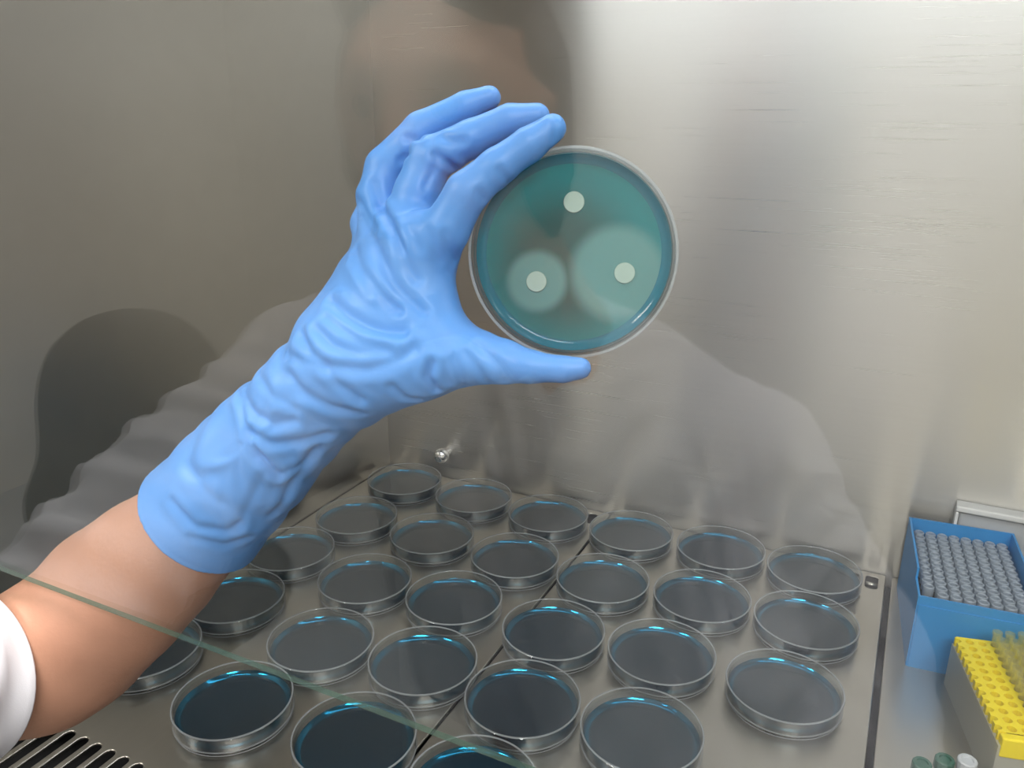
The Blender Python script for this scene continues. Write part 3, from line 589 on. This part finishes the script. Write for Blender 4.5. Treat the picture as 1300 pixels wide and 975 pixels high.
# ------------------------------------------------------------------ the person at the cabinet
HEAD = Vector((.236, -.925, .44))
def person():
    hx, hy, hz = HEAD
    sl, sr = (.155, -.885, .235), (.460, -1.15, .120)
    arm = [(*sl, .050), (.148, -.73, .185, .036), (.1363, -.5628, .1195, .039)]
    body_ch = [
        [(hx, hy-.012, hz+.035, .078), (hx+.004, hy+.004, hz+.010, .076)],                               # skull
        [(hx+.006, hy+.012, hz-.01, .066), (hx+.018, hy+.040, hz-.062, .040), (hx+.020, hy+.056, hz-.078, .026)],  # face, chin
        [(hx+.020, hy+.082, hz+.018, .010), (hx+.026, hy+.098, hz-.018, .0125)],                         # nose
        [(hx+.004, hy+.074, hz-.048, .013), (hx+.036, hy+.068, hz-.048, .013)],                          # lips
        [(hx-.012, hy+.070, hz+.030, .014), (hx+.046, hy+.060, hz+.030, .014)],                          # brow
        [(hx-.079, hy+.006, hz+.012, .010), (hx-.077, hy+.006, hz-.022, .008)],                          # ears
        [(hx+.082, hy-.016, hz+.012, .010), (hx+.080, hy-.016, hz-.022, .008)],
        [(hx, hy-.02, hz-.04, .052), (.29, -.985, .27, .058)],                                           # neck
        [(*sl, .055), (.30, -1.0, .22, .075), (*sr, .055)],
        [(.31, -1.01, .16, .095), (.33, -1.02, -.05, .105), (.35, -1.06, -.32, .11)],
        arm, FOREARM[::-1],
        [(*sr, .050), (.600, -1.15, -.08, .044), (.650, -.95, -.20, .034), (.645, -.87, -.205, .026)],
        [(0.645, -.87, -.205, .026), (0.643, -.815, -.208, .026)],
        [(0.621, -.82, -.210, .010), (0.615, -.77, -.215, .008), (0.615, -.75, -.224, .007)],
        [(0.637, -.815, -.206, .010), (0.635, -.76, -.210, .009), (0.634, -.734, -.220, .007)],
        [(0.655, -.815, -.206, .010), (0.657, -.76, -.210, .009), (0.658, -.738, -.220, .007)],
        [(0.670, -.825, -.208, .010), (0.675, -.78, -.213, .008), (0.677, -.76, -.222, .007)],
        [(0.621, -.87, -.210, .012), (0.595, -.845, -.216, .010), (0.587, -.82, -.220, .008)],
    ]
    f = Field(body_ch, .005); F = f.chains(body_ch, .022)
    V, Fc = surface(F, f.lo, f.h); V = relax(V, Fc, 3)
    root = solid('person', V, Fc, 'skin'); tag(root, 'person in a white coat reaching a blue gloved arm under the glass sash', 'person')
    # hair
    hc = [[(hx-.002, hy-.030, hz+.052, .080), (hx-.004, hy-.046, hz+.0, .075), (hx-.002, hy-.052, hz-.06, .060)],
          [(hx-.060, hy-.012, hz+.03, .036), (hx-.074, hy-.018, hz-.04, .026), (hx-.070, hy-.03, hz-.085, .020)],
          [(hx+.060, hy-.030, hz+.03, .036), (hx+.072, hy-.038, hz-.04, .026), (hx+.066, hy-.045, hz-.085, .020)],
          [(hx-.040, hy+.030, hz+.085, .026), (hx+.046, hy+.016, hz+.085, .026)]]
    f = Field(hc, .005); F = f.chains(hc, .02); V, Fc = surface(F, f.lo, f.h); V = relax(V, Fc, 2)
    V = V+normals(V, Fc)*(.0012*np.sin(V[:, :1]*900)*np.sin(V[:, 2:]*60)); solid('hair', V, Fc, 'hair', root)
    for e in (-.012, .044):
        lathe('eye', [(.011*math.sin(a), -.011*math.cos(a)) for a in np.linspace(0, math.pi, 9)], 'eye', root, 14, loc=(hx+e+.002, hy+.071-.17*(e-.016), hz+.008))
    # coat
    sp = Vector(SLEEVE_POINT)+Vector((.003, 0, .001))
    ax = Vector((.148, -.73, .185))-sp; ax.normalize(); sp = sp+ax*.021
    lead = Vector(sp)-ax*.05
    cc = [[(.147, -.715, .181, .050), (.148, -.73, .185, .052), (.150, -.875, .220, .072)],
          [(.150, -.875, .220, .072), (.31, -1.03, .190, .095), (.460, -1.15, .105, .072)],
          [(.34, -1.03, .14, .120), (.37, -1.04, -.05, .130), (.38, -1.06, -.25, .145), (.38, -1.06, -.32, .15)],
          [(.24, -.94, .15, .085), (.26, -.97, -.05, .09)], [(.42, -1.10, .03, .085), (.45, -1.05, -.06, .10), (.46, -1.05, -.22, .12)],
          [(.460, -1.15, .105, .070), (.600, -1.15, -.08, .060), (.650, -.97, -.19, .046)]]
    f = Field(cc, .005); F = f.chains(cc, .03)
    V, Fc = surface(F, f.lo, f.h); V = relax(V, Fc, 2)
    n = normals(V, Fc); s = (V-np.array(sp))@np.array(ax)
    wr = .0018*np.sin(s*115+22*V[:, 2]+6*np.sin(V[:, 0]*40))*np.clip(s/.05, 0, 1)+.0016*np.sin(V[:, 0]*70+3*np.sin(V[:, 2]*25))*np.clip(s/.05, 0, 1)
    solid('lab_coat', V+n*wr[:, None], Fc, 'coat', root)
    # left sleeve: a tube with a clean hem above the elbow
    p0 = Vector(sp); a1 = ax.orthogonal().normalized(); b1 = ax.cross(a1); end = Vector((.150, -.84, .212)); ns, ng = 40, 56
    SV = []; SF = []
    def ring(t, off):
        c = p0.lerp(end, t) + Vector((0, 0, .012*math.sin(math.pi*t)))
        for k in range(ng):
            th = 2*math.pi*k/ng; rr = .0505+.0150*t+off
            w = min(1, t*9)
            rr += w*(.0030*math.sin(38*t+2.2*math.sin(th*2))+.0022*math.sin(61*t+th*3)) + .0012*math.sin(th*3+.7)*(1-w)
            SV.append(c+(a1*math.cos(th)+b1*math.sin(th))*rr)
    offs = [(-0.0, -.0030), (0, -.0002)]
    ring(.05, -.0030); ring(.002, -.0022); ring(0, -.0012); ring(0, .0004)
    ring(.004, .0008); ring(.016, 0)
    for i in range(1, ns+1): ring(.016+.984*i/ns, 0)
    for i in range(len(SV)//ng-1):
        for k in range(ng):
            l = (k+1) % ng; SF.append((i*ng+k, i*ng+l, (i+1)*ng+l, (i+1)*ng+k))
    mesh_obj('sleeve', SV, SF, 'coat', root, True)
    # trousers and shoes below the bench
    tc_ = [[(.27, -1.06, -.40, .085), (.24, -.80, -.36, .075), (.23, -.78, -.62, .055), (.23, -.80, -.77, .045)],
           [(.44, -1.06, -.40, .085), (.47, -.80, -.36, .075), (.48, -.78, -.62, .055), (.48, -.80, -.77, .045)],
           [(.27, -1.06, -.40, .085), (.44, -1.06, -.40, .085)]]
    f = Field(tc_, .008); F = f.chains(tc_, .03); V, Fc = surface(F, f.lo, f.h); solid('trousers', relax(V, Fc, 2), Fc, 'cloth', root)
    for x in (.23, .48):
        sc = [[(x, -.82, -.808, .040), (x, -.74, -.815, .034), (x, -.69, -.818, .030)]]
        f = Field(sc, .006); F = f.chains(sc, .01); V, Fc = surface(F, f.lo, f.h); solid('shoe', relax(V, Fc, 2), Fc, 'seat_black', root)
    # glove
    gl = GLOVE_PALM+[c for fg in GLOVE_FINGERS for c in fg]
    f = Field(gl, .0013, .008); palm = f.chains(GLOVE_PALM, .010); F = palm.copy()
    for fg in GLOVE_FINGERS:
        F = np.minimum(F, smin(palm, f.chains(fg, .006), .008))
    cp, ca = np.array(CUFF_POINT), np.array(CUFF_AXIS)
    X, Y, Z = f.grid((slice(None),)*3); D = ((X-cp[0])*ca[0]+(Y-cp[1])*ca[1]+(Z-cp[2])*ca[2]).astype(np.float32)
    inner = f.chains(GLOVE_PALM[-1:], .01)+.0024
    F = np.maximum(F, np.where(D > -.035, -inner, -1)); F = np.maximum(F, D)
    V, Fc = surface(F, f.lo, f.h); V = relax(V, Fc, 3, .45)
    n = normals(V, Fc); disp = np.zeros(len(V))
    # loose sleeve of the glove: soft rolling folds around the forearm
    axis = np.array(GLOVE_PALM[-1]); s = (V-axis[0, :3])@ca; ang = np.arctan2(*((V-cp)@np.array([[0.2, -.7], [.9, .1], [.1, .7]])).T)
    wgt = np.clip((s+.01)/.03, 0, 1)*np.clip((.125-s)/.03, .25, 1)
    disp += wgt*(.0006*np.sin(s*190+1.8*np.sin(ang*2))+.0004*np.sin(s*330+2.5*np.sin(ang*3+1)))
    for amp, wd, pts in GLOVE_FOLDS:
        P = np.array(pts); m = np.all((V > P.min(0)-.012) & (V < P.max(0)+.012), axis=1)
        wd = wd*1.2; amp = amp*.8; d = poly_dist(V[m], pts); g = np.exp(-(d/wd)**2); rdg = np.exp(-((d-2.3*wd)/(1.3*wd))**2)
        disp[m] += amp*(-g+.55*rdg)
    bead = np.exp(-(((V-cp)@ca+.0012)/.0014)**2)*.0007; disp += bead
    V2 = relax(V+n*disp[:, None], Fc, 1, .3)
    solid('glove', V2, Fc, 'glove', root)['label'] = 'long pale blue nitrile glove, wrinkled at the wrist'
    return root
person()

# ------------------------------------------------------------------ seats behind the sash, seen only as reflections
def chair(x, y, rz, label):
    r = tag(empty('lab_chair', (x, y, RZ0), rz), label, 'chair')
    bc = [[(-.10, 0, .56, .10), (0, .02, .80, .14), (.10, 0, .56, .10)], [(-.10, 0, .56, .10), (.10, 0, .56, .10)], [(0, 0, .52, .12), (0, .02, .76, .15)]]
    f = Field(bc, .01, .02); F = f.chains(bc, .05); V, Fc = surface(F, f.lo, f.h); V = relax(V, Fc, 3); V[:, 1] *= .25
    V[:, 0] *= 1.05
    solid('backrest', V+np.array([0, -.22, 0]), Fc, 'seat_black', r)
    lathe('seat', [(0, .42), (.20, .42), (.22, .44), (.22, .47), (.20, .485), (0, .49)], 'seat_black', r, 32)
    tube('back_post', [(0, -.16, .42), (0, -.26, .44), (0, -.26, .58)], .014, 'chrome', r)
    tube('column', [(0, 0, .06), (0, 0, .42)], .022, 'chrome', r)
    for k in range(5):
        a = 2*math.pi*k/5; l = tube('leg', [(0, 0, .09), (.26*math.cos(a), .26*math.sin(a), .06)], .018, 'seat_black', r, 8)
        lathe('caster', [(.028*math.sin(t), -.028*math.cos(t)) for t in np.linspace(0, math.pi, 9)], 'seat_black', l, 12, loc=(.26*math.cos(a), .26*math.sin(a), .028))
chair(-.555, -1.242, math.radians(-54), 'black laboratory chair with a rounded backrest left of the cabinet')
st = tag(empty('stool', (.36, -1.10, RZ0)), 'round black stool under the seated person', 'stool')
lathe('seat', [(0, .29), (.17, .29), (.19, .31), (.19, .33), (.17, .345), (0, .345)], 'seat_black', st, 32)
tube('column', [(0, 0, .03), (0, 0, .30)], .025, 'chrome', st)
lathe('foot', [(0, 0), (.20, 0), (.205, .012), (.05, .035), (0, .035)], 'chrome', st, 32)
# ceiling lamp frames around the two light panels
for k, (x, y, _) in enumerate(PANELS):
    cl = tag(empty('ceiling_lamp', (x, y, RZ1)), 'white framed ceiling light panel ' + ('above the black chair', 'above the seated person', 'by the right room wall')[k], 'lamp')
    for lo, hi in (((-.61, -.31, -.06), (-.585, .31, 0)), ((.585, -.31, -.06), (.61, .31, 0)), ((-.585, -.31, -.06), (.585, -.285, 0)), ((-.585, .285, -.06), (.585, .31, 0))):
        box('frame_side', lo, hi, 'enamel', cl)
    box('panel', (-.58, -.28, -.045), (.58, .28, -.03), emit('panel_glow', (1, .95, .88), 3.0), cl)
